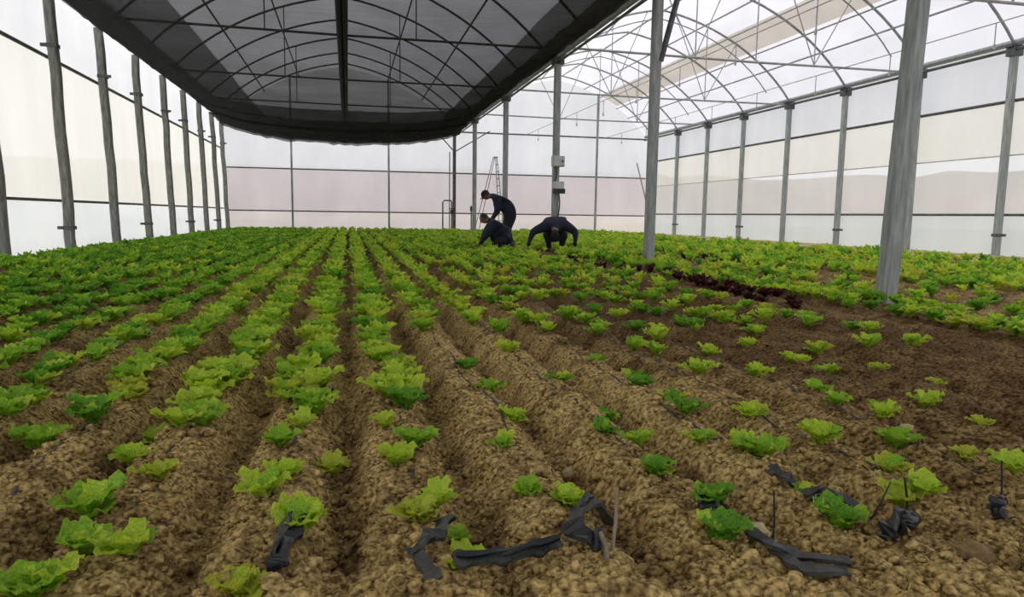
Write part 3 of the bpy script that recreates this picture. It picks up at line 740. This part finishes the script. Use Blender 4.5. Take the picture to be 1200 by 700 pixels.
SEEN = [(50,513,1.5,1),(107,597,1.5,1),(100,640,1.2,1),(150,648,1.1,0),(30,690,1.1,1),(58,683,1.0,0),(157,527,1.1,0),(187,563,1.0,3),(212,505,1.2,0),(187,483,1.2,0),(232,490,1.0,1),(330,523,1.0,1),(333,557,.9,0),
        (307,583,1.15,0),(353,622,1.15,0),(277,682,1.0,3),(387,533,1.0,3),(353,503,.9,0),(450,497,.8,0),(487,522,1.2,1),(467,542,1.1,0),(508,583,1.0,0),(490,612,1.0,3),(550,652,.95,0),(533,622,.7,1),(587,520,.8,1),
        (603,485,.9,0),(617,577,.8,1),(668,590,.85,0),(748,517,.9,1),(770,555,1.0,2),(707,500,.9,2),(833,590,1.05,2),(847,628,1.1,2),(820,514,.8,1),(872,525,1.0,0),(890,532,1.1,1),(960,515,1.25,0),(955,495,.9,0),(940,577,.7,2),(983,613,1.1,2),
        (1035,485,1.2,0),(1050,510,1.3,1),(1043,546,.9,3),(1055,580,1.0,3),(1083,578,1.0,0),(1130,528,.8,3),(1185,550,1.1,0),(880,480,1.2,0),(885,435,1.3,0),(820,437,1.3,0),(830,405,1.2,0),(770,412,1.2,1),(805,480,1.1,2),(790,465,1.0,2),
        (955,450,1.1,1),(970,422,1.1,0),(925,412,1.0,0),(875,400,.9,0),(1095,437,.9,3),(1028,418,.9,3),(1085,470,1.1,0),(1150,487,.8,3),(575,448,1.1,1),(660,440,1.1,2),(600,485,.9,0),(548,425,1.1,2),(735,425,1.1,2),(750,450,1.0,2),(712,475,.9,2),(700,420,.8,1),(980,470,.9,1),(865,370,.9,3),(940,420,.8,0)]
for px, py, sc, c in SEEN:
    p = at(px, py+6, .13); plants.append([p[0], p[1], .072*sc, c, row_of(p[0])])
def full_from(x):
    pts = [(-6, 2.6), (-1.2, 2.5), (-.55, 2.4), (-.2, 2.5), (.17, 2.8), (.53, 4.8), (.9, 6.0), (1.3, 6.8), (2.5, 8.5), (4.2, 10.5)]
    return np.interp(x, [p[0] for p in pts], [p[1] for p in pts])
RP = random.Random(21)
KEEP = [(p1[0]+.2, p1[1]+.55, .35), (p2[0]-.05, p2[1], .5), (p3[0], p3[1], .6), (7.0, 32.8, .7), (4.7, YF-.7, .5), (5.75, YF-1.0, .2)]
k0, k1 = row_of(-4.8), row_of(13.0)
for k in range(k0, k1+1):
    xr = row_x(k, 0); yy = (2.0 if xr < -1.1 else 2.48) + RP.random()*.1
    if 4.98 < xr < 5.38: continue
    if xr > 12.6: continue
    while yy < 33.0:
        step = .115 if xr < .4 else .14
        yy += step*RP.uniform(.75, 1.25)*(1 + max(0, yy-12)*.02)
        x = xr + RP.choice((-1, 1))*RP.uniform(.02, .06) + .012*RP.gauss(0, 1)
        fy = full_from(xr)
        cover = float(vnoise(np.array(x*1.1), np.array(yy*.8), 61))
        if xr < 4.3:
            pr = .97 if yy > fy else (.93 if xr < -.9 else .26 + .45*max(0, (yy-2.5))/max(.5, fy-2.5))
            if xr > .4 and yy > fy: pr = .8 + .3*min(1, (yy-fy)/4)
            if xr > 1 and yy < 16 and cover < .33: pr *= .6
            if 3.55 < xr < 4.3 and yy < 15: pr *= .15
            if yy < 4.4 and xr > .4 and (yy < 3.4 or RP.random() < .6): continue                 # placed one by one above
        elif xr < 5: pr = .95
        else: pr = .85 if cover > .38 else .3
        if xr > 11.4: pr *= .6
        if RP.random() > pr: continue
        if 17.3 < yy < 20.3 and 3.0 < x < 5.6 and RP.random() < .45: continue
        if any(abs(x-a) < w_ and abs(yy-b) < .35 for a, b, w_ in KEEP): continue
        if xr < -1.0: rr, cc = RP.uniform(.078, .098), RP.choices((0, 1, 2), (.14, .46, .40))[0]
        elif xr < .4: rr, cc = RP.uniform(.085, .12), RP.choices((0, 1, 2, 3), (.42, .38, .1, .1))[0]
        elif xr < 4.3: rr, cc = RP.uniform(.075, .11), RP.choices((0, 1, 2, 3), (.3, .4, .15, .15))[0]
        else: rr, cc = RP.uniform(.08, .135), RP.choices((0, 1, 2, 3), (.3, .4, .15, .15))[0]
        if xr < -2.5: cc = RP.choices((0, 1, 2), (.08, .4, .52))[0]
        rr *= 1.0 + .25*min(1, max(0, yy-5)/9)
        plants.append([x, yy, rr, cc, k])
# red lettuces in two broken rows right of the bare strip
for xr, ya, yb in ((3.95, 5.2, 12.5), (4.12, 6, 10), (6.35, 9.5, 20), (6.75, 12, 18)):
    yy = ya
    while yy < yb:
        yy += RP.uniform(.12, .34)
        if vnoise(np.array(yy*.7), np.array(xr*5), 71) > .3: plants.append([xr+RP.gauss(0, .07), yy, RP.uniform(.07, .12), 4, 900+int(xr*10)])
vis = []
for p in plants:
    d = (np.array([p[0], p[1], .15])-CP)
    if d @ CF < .4: continue
    u, v = proj((p[0], p[1], .15)); p.append(float(np.linalg.norm(d)))
    if -260 < u < 1600 and v < 900: vis.append(p)
inside = lambda p: -10 < proj((p[0], p[1], .15))[0] < 1210 and proj((p[0], p[1], .15))[1] < 705
near = sorted([p for p in vis if inside(p)], key=lambda p: p[5]/p[2])[:300]
nid = set(id(p) for p in near)
rest = [p for p in vis if id(p) not in nid]
KREF = row_of(.53)
def rowname(k):
    if k >= 900: return None
    d = k-KREF
    if d == 0: return 'on the ridge of the bent tape'
    return '%s ridge %s of the bent tape' % (ordw(abs(d)), 'left' if d < 0 else 'right')
byrow = {}
for p in sorted(near, key=lambda p: p[1]):
    byrow.setdefault(p[4], []).append(p); p.append(len(byrow[p[4]]))
cnt = 0
for p in sorted(near, key=lambda p: p[5]):
    x, y_, r, c, k, dist, num = p; rn = rowname(k)
    lab = ('%s lettuce, %s from the near end, %s' % (CW[c], ordw(num), rn)) if rn else 'dark red lettuce, %s from the near end of the broken red row, %s line' % (ordw(num), 'inner' if k == 939 else 'outer')
    z = hz(x, y_) - .004; rz = RP.uniform(0, 6.28)
    if dist < 4.2 and cnt < 170:
        cnt += 1
        e = empty('lettuce', (x, y_, z)); tag(e, lab, 'lettuce', 'lettuces near the camera')
        for az, tilt, sc, lk in plant_layout(RP, RP.choice((9, 10, 11, 12))):
            lf = bpy.data.objects.new('leaf', LEAF_MESH[c if RP.random() < .7 else RP.choice((0, 1, c)), min(4, int((math.degrees(tilt)-20)/12)) if tilt < 1.4 else 4]); COL.objects.link(lf); lf.parent = e
            s = r*1.15*sc*RP.uniform(.78, 1.15); lf.scale = (s, s*RP.uniform(.9, 1.2), s*RP.uniform(1.05, 1.4)); lf.rotation_euler = (RP.uniform(-.15, .15), 0, az+rz)
    else:
        ob = bpy.data.objects.new('lettuce', plant_mesh(c, RP.randrange(8))); COL.objects.link(ob); tag(ob, lab, 'lettuce', 'lettuces near the camera')
        ob.location = (x, y_, z); ob.scale = (r*1.15,)*2 + (r*1.15*RP.uniform(1.1, 1.5),); ob.rotation_euler = (0, 0, rz)
def mass(name, label, lst):
    Vs = []; Fs = []; Ms = []; k = 0
    hs = height(np.array([p[0] for p in lst]), np.array([p[1] for p in lst]))
    for p, h0 in zip(lst, hs):
        T = T_MID if p[5] < 8 else T_LOW
        v, f = T[RP.randrange(8)]; a = RP.uniform(0, 6.28); ca, sa = math.cos(a), math.sin(a); s = p[2]*1.18
        w = np.empty_like(v); w[:, 0] = (v[:, 0]*ca-v[:, 1]*sa)*s+p[0]; w[:, 1] = (v[:, 0]*sa+v[:, 1]*ca)*s+p[1]; w[:, 2] = v[:, 2]*s*RP.uniform(1.15, 1.6)+h0-.004
        Vs.append(w); Fs.append(f+k); k += len(v); Ms.append(np.full(len(f), p[3]))
    V = np.concatenate(Vs); Fq = np.concatenate(Fs); Mi = np.concatenate(Ms)
    me = bpy.data.meshes.new(name); me.vertices.add(len(V)); me.vertices.foreach_set('co', V.ravel())
    me.loops.add(Fq.size); me.loops.foreach_set('vertex_index', Fq.ravel().astype(np.int32))
    me.polygons.add(len(Fq)); me.polygons.foreach_set('loop_start', np.arange(0, Fq.size, 4, dtype=np.int32))
    for m in ALLM: me.materials.append(m)
    me.polygons.foreach_set('material_index', Mi.astype(np.int32)); me.polygons.foreach_set('use_smooth', np.ones(len(Fq), bool))
    me.update(calc_edges=True)
    ob = bpy.data.objects.new(name, me); COL.objects.link(ob); ob['kind'] = 'stuff'; tag(ob, label, 'lettuce')
mass('lettuce_rows', 'green lettuces filling the long rows toward the back wall', [p for p in rest if p[3] != 4])
mass('red_lettuce_row', 'dark red lettuces in broken rows by the gutter posts', [p for p in rest if p[3] == 4])
print('plants', len(plants), 'vis', len(vis), 'near max dist', max(p[5] for p in near), 'leafy', cnt)

# ------------------------------------------------------------------ soil clods
def ico(sub, seed):
    bm = bmesh.new(); bmesh.ops.create_icosphere(bm, subdivisions=sub, radius=1.0); r = random.Random(seed)
    for v in bm.verts: v.co *= r.uniform(.72, 1.2)
    bm.verts.ensure_lookup_table(); V = np.array([v.co[:] for v in bm.verts]); Fc = np.array([[v.index for v in f.verts] for f in bm.faces]); bm.free(); return V, Fc
IC1 = [ico(1, i) for i in range(6)]; IC2 = [ico(2, i+20) for i in range(6)]
def clods(n):
    pts = []
    while len(pts) < n:
        u = rng.uniform(-40, 1240); v = 705 - 330*rng.random()**1.6
        p = at(u, v, .1)
        if p[1] > 7 or p[1] < .9: continue
        pts.append((p[0], p[1], float(np.clip(rng.lognormal(-5.15, .55), .002, .02))*(1 + .05*p[1])))
    hs = height(np.array([p[0] for p in pts]), np.array([p[1] for p in pts]))
    Vs = []; Fs = []; k = 0
    for (x, y_, s), h0 in zip(pts, hs):
        v, f = (IC2 if s > .014 and y_ < 3 else IC1)[rng.integers(6)]
        a = rng.uniform(0, 6.28); ca, sa = math.cos(a), math.sin(a); w = np.empty_like(v)
        w[:, 0] = (v[:, 0]*ca-v[:, 1]*sa)*s*1.15+x; w[:, 1] = (v[:, 0]*sa+v[:, 1]*ca)*s+y_; w[:, 2] = v[:, 2]*s*.75+h0+s*.25
        Vs.append(w); Fs.append(f+k); k += len(v)
    V = np.concatenate(Vs); Fq = np.concatenate(Fs)
    me = bpy.data.meshes.new('soil_clods'); me.vertices.add(len(V)); me.vertices.foreach_set('co', V.ravel())
    me.loops.add(Fq.size); me.loops.foreach_set('vertex_index', Fq.ravel().astype(np.int32))
    me.polygons.add(len(Fq)); me.polygons.foreach_set('loop_start', np.arange(0, Fq.size, 3, dtype=np.int32)); me.update(calc_edges=True)
    a = me.attributes.new('moist_and_shade', 'FLOAT', 'POINT'); a.data.foreach_set('value', (moisture_and_shade(V[:, 0], V[:, 1])*.9).astype(np.float32))
    me.materials.append(M_SOIL)
    ob = bpy.data.objects.new('soil_clods', me); COL.objects.link(ob); ob['kind'] = 'stuff'; tag(ob, 'crumbly soil clods strewn over the near ridges and furrows', 'soil')
clods(22000)
M_PALE = plain('pale_clod', lin(150, 136, 96), lin(190, 176, 132), 30, .95, bump=.5)
M_BROWN = plain('brown_clod', lin(96, 76, 46), lin(150, 124, 80), 40, .95, bump=.5)
for i, (px, py, s, lb) in enumerate(((885, 622, .034, 'pale tan lump of soil above the forked black tube'), (668, 523, .022, 'pale tan lump of soil on the ridge above the bent tape'),
                                     (437, 628, .02, 'small pale lump of soil left of the crumpled tape'), (1062, 506, .02, 'small pale lump of soil far right among dark earth'), (1140, 650, .04, 'large brown lump of soil at the lower right'))):
    p = at(px, py, .12); v, f = ico(2, 60+i); h0 = hz(p[0], p[1])
    mb = MB().add([(q[0]*s*1.25+p[0], q[1]*s+p[1], q[2]*s*.8+h0+s*.3) for q in v], [tuple(int(t) for t in q) for q in f])
    tag(mb.build('soil_lump', M_PALE if i != 4 else M_BROWN, smooth=False), lb, 'soil lump', 'larger lumps of soil')

# ------------------------------------------------------------------ drip hoses and torn tape
for k in range(row_of(-1.3), row_of(2.0)+1):
    xr = row_x(k, 0)+.012; pts = []
    for yy in np.arange(1.72 + .12*math.sin(k*2.1), 6.5, .06): xx = xr+.018*math.sin(yy*2.3+k)+.01*math.sin(yy*6.1+k*2); pts.append((xx, yy, hz(xx, yy)-.001))
    mb = MB().tube(pts, .005, 5)
    d = k-KREF; lb = 'thin grey drip hose along the ridge of the bent tape' if d == 0 else 'thin grey drip hose along the %s ridge %s of the bent tape' % (ordw(abs(d)), 'left' if d < 0 else 'right')
    tag(mb.build('drip_hose', M_HOSE), lb, 'hose', 'drip hoses on the ridges')
def strip(pix, w, mat, lift=.02, straight=False, twist=0.0, name='tape', parent=None, sag=0.0, dense=5):
    """ribbon lying over the soil through the ground points seen at the given pixels (px, py, extra height)"""
    G = []
    for px, py, dz in pix:
        p = at(px, py, .12+dz); G.append((p[0], p[1], max(hz(p[0], p[1]) + .012 + lift*.3, .0) + dz))
    if straight:
        a, b = Vector(G[0]), Vector(G[-1]); n = len(G)-1; G = [a.lerp(b, i/n) + Vector((0, 0, -.012*math.sin(math.pi*i/n))) for i in range(n+1)]
    pts = []; sd_ = []; ws = []
    for i in range(len(G)-1):
        for j in range(dense + (i == len(G)-2)):
            t = j/dense; q = Vector(G[i]).lerp(Vector(G[i+1]), t); pts.append(q)
    for i, q in enumerate(pts):
        t = (pts[min(i+1, len(pts)-1)]-pts[max(i-1, 0)]).normalized(); s0 = t.cross(Vector((0, 0, 1))).normalized()
        a = twist*math.sin(i*.9) + .5*twist; sd_.append((Matrix.Rotation(a, 3, t) @ s0)); ws.append(w*(1+.18*math.sin(i*1.7)))
    return MB().ribbon(pts, ws, sd_, th=.005)
def fold(pix, w, name, label, cat, mat, more=(), twist=.6):
    e = empty(name, tuple(at(pix[0][0], pix[0][1], .12))); tag(e, label, cat)
    strip(pix, w, mat, twist=twist).build('strip', mat, e)
    for mp, mw_, mt, nm, tw in more: strip(mp, mw_, mt, twist=tw).build(nm, mt, e)
    return e
fold([(352, 628, .0), (342, 645, .02), (328, 668, .01), (322, 682, 0)], .045, 'torn_tape', 'bluish black torn tape at the near ridge end by a lime lettuce', 'tape', M_BLACK,
     [([(345, 612, .01), (332, 640, .03), (318, 672, .0)], .018, M_HOSE, 'loose_edge', .9)])
fold([(524, 622, .02), (508, 634, .035), (492, 654, .02), (486, 662, .0)], .05, 'crumpled_tape', 'crumpled black tape with a grey tail at the end of a near ridge', 'tape', M_TAPE,
     [([(486, 660, .0), (497, 678, .012), (512, 694, .0)], .034, M_HOSE, 'tail', .4)])
e = empty('flat_tube', tuple(at(535, 668, .1))); tag(e, 'flattened black tube lying across the furrow at the front', 'tube')
strip([(532, 668, .03), (560, 667, .04), (590, 664, .05), (622, 657, .05), (655, 650, .03)], .044, M_TAPE, twist=.25, straight=True).build('strip', M_TAPE, e)
strip([(534, 662, .04), (575, 660, .055), (655, 646, .04)], .012, M_BLACK, twist=.5, straight=True).build('upper_fold', M_BLACK, e)
fold([(694, 580, .05), (690, 592, .06), (678, 608, .05), (668, 626, .02)], .022, 'bent_tape', 'bent black tape looped at the ridge end between two pale sticks', 'tape', M_BLACK,
     [([(716, 588, .05), (700, 600, .06), (682, 612, .05), (666, 634, .02)], .026, M_HOSE, 'grey_fold', .3), ([(668, 632, .02), (684, 645, .03), (706, 658, .01)], .05, M_BLACK, 'lower_flap', .5)])
def stick(pa, pb, za, zb, r, name, label, mat, cat='stick'):
    b = at(pb[0], pb[1], .11); b = Vector((b[0], b[1], hz(b[0], b[1])+zb-.01)); d = float((np.array(b)-CP) @ CF)
    q = CP + (CR*(pa[0]-600)/F_PX - CU*(pa[1]-350)/F_PX + CF)*d*za; q = Vector(q)
    mid = b.lerp(q, .5)+Vector((.004, 0, .003)); tag(MB().tube([b, mid, q], [r, r*.9, r*.7], 6).build(name, mat), label, cat)
stick((723, 572), (716, 664), 1.0, 0, .005, 'dry_stick', 'tall pale stick standing right of the bent tape', M_TWIG)
stick((704, 624), (711, 672), 1.0, 0, .007, 'dry_stick', 'short thick pale stick leaning at the bent tape', M_TWIG)
stick((907, 575), (904, 656), 1.0, 0, .003, 'wire_stake', 'thin dark wire stake beside the forked tube', M_BLACK, 'stake')
stick((1060, 560), (1064, 604), 1.0, 0, .004, 'wire_stake', 'thin dark wire stake rising from the black lump', M_BLACK, 'stake')
stick((1044, 565), (1018, 606), 1.0, 0, .003, 'wire_stake', 'thin slanting wire left of the black lump', M_BLACK, 'stake')
stick((1174, 540), (1172, 602), 1.0, 0, .003, 'wire_stake', 'thin dark wire stake at the right edge', M_BLACK, 'stake')
fold([(876, 636, .02), (905, 648, .02), (940, 652, .02), (996, 658, .02)], .028, 'forked_tube', 'flat black tube split into a fork on the soil, lower right', 'tube', M_TAPE,
     [([(905, 650, .01), (930, 662, .015), (955, 676, .01), (990, 672, .0)], .034, M_HOSE, 'lower_branch', .2)], .2)
fold([(1066, 596, .03), (1060, 608, .04), (1046, 622, .04), (1032, 640, .0)], .05, 'torn_tape', 'black crumpled tape lump below two yellowish lettuces, right', 'tape', M_BLACK,
     [([(1072, 600, .02), (1062, 622, .03), (1056, 642, .0)], .04, M_TAPE, 'fold', 1.2)], 1.0)
fold([(1172, 594, .03), (1167, 606, .03), (1168, 626, .0)], .035, 'torn_tape', 'small black tape scrap poking out of soil near the right edge', 'tape', M_BLACK,
     [([(1160, 600, .02), (1170, 616, .02), (1176, 624, 0)], .02, M_TAPE, 'fold', .9)], .9)
fold([(820, 600, .0), (828, 606, .012), (842, 602, .01), (856, 597, 0)], .024, 'film_scrap', 'dark film scrap under a deep green lettuce', 'film scrap', M_BLACK, [([(815, 596, 0), (824, 604, .015), (832, 612, 0)], .016, M_TAPE, 'fold', .8)])
fold([(905, 562, .0), (918, 572, .02), (932, 580, 0)], .024, 'film_scrap', 'bluish film scrap on the ridge above the pale soil lump', 'film scrap', M_TAPE, [([(900, 566, 0), (915, 568, .02), (926, 572, 0)], .014, M_BLACK, 'fold', .8)])
fold([(940, 598, .0), (965, 596, .015), (1005, 606, 0)], .02, 'film_scrap', 'grey film scrap above the small deep green lettuce', 'film scrap', M_HOSE, [([(948, 602, 0), (975, 600, .01), (990, 604, 0)], .012, M_TAPE, 'fold', .8)])
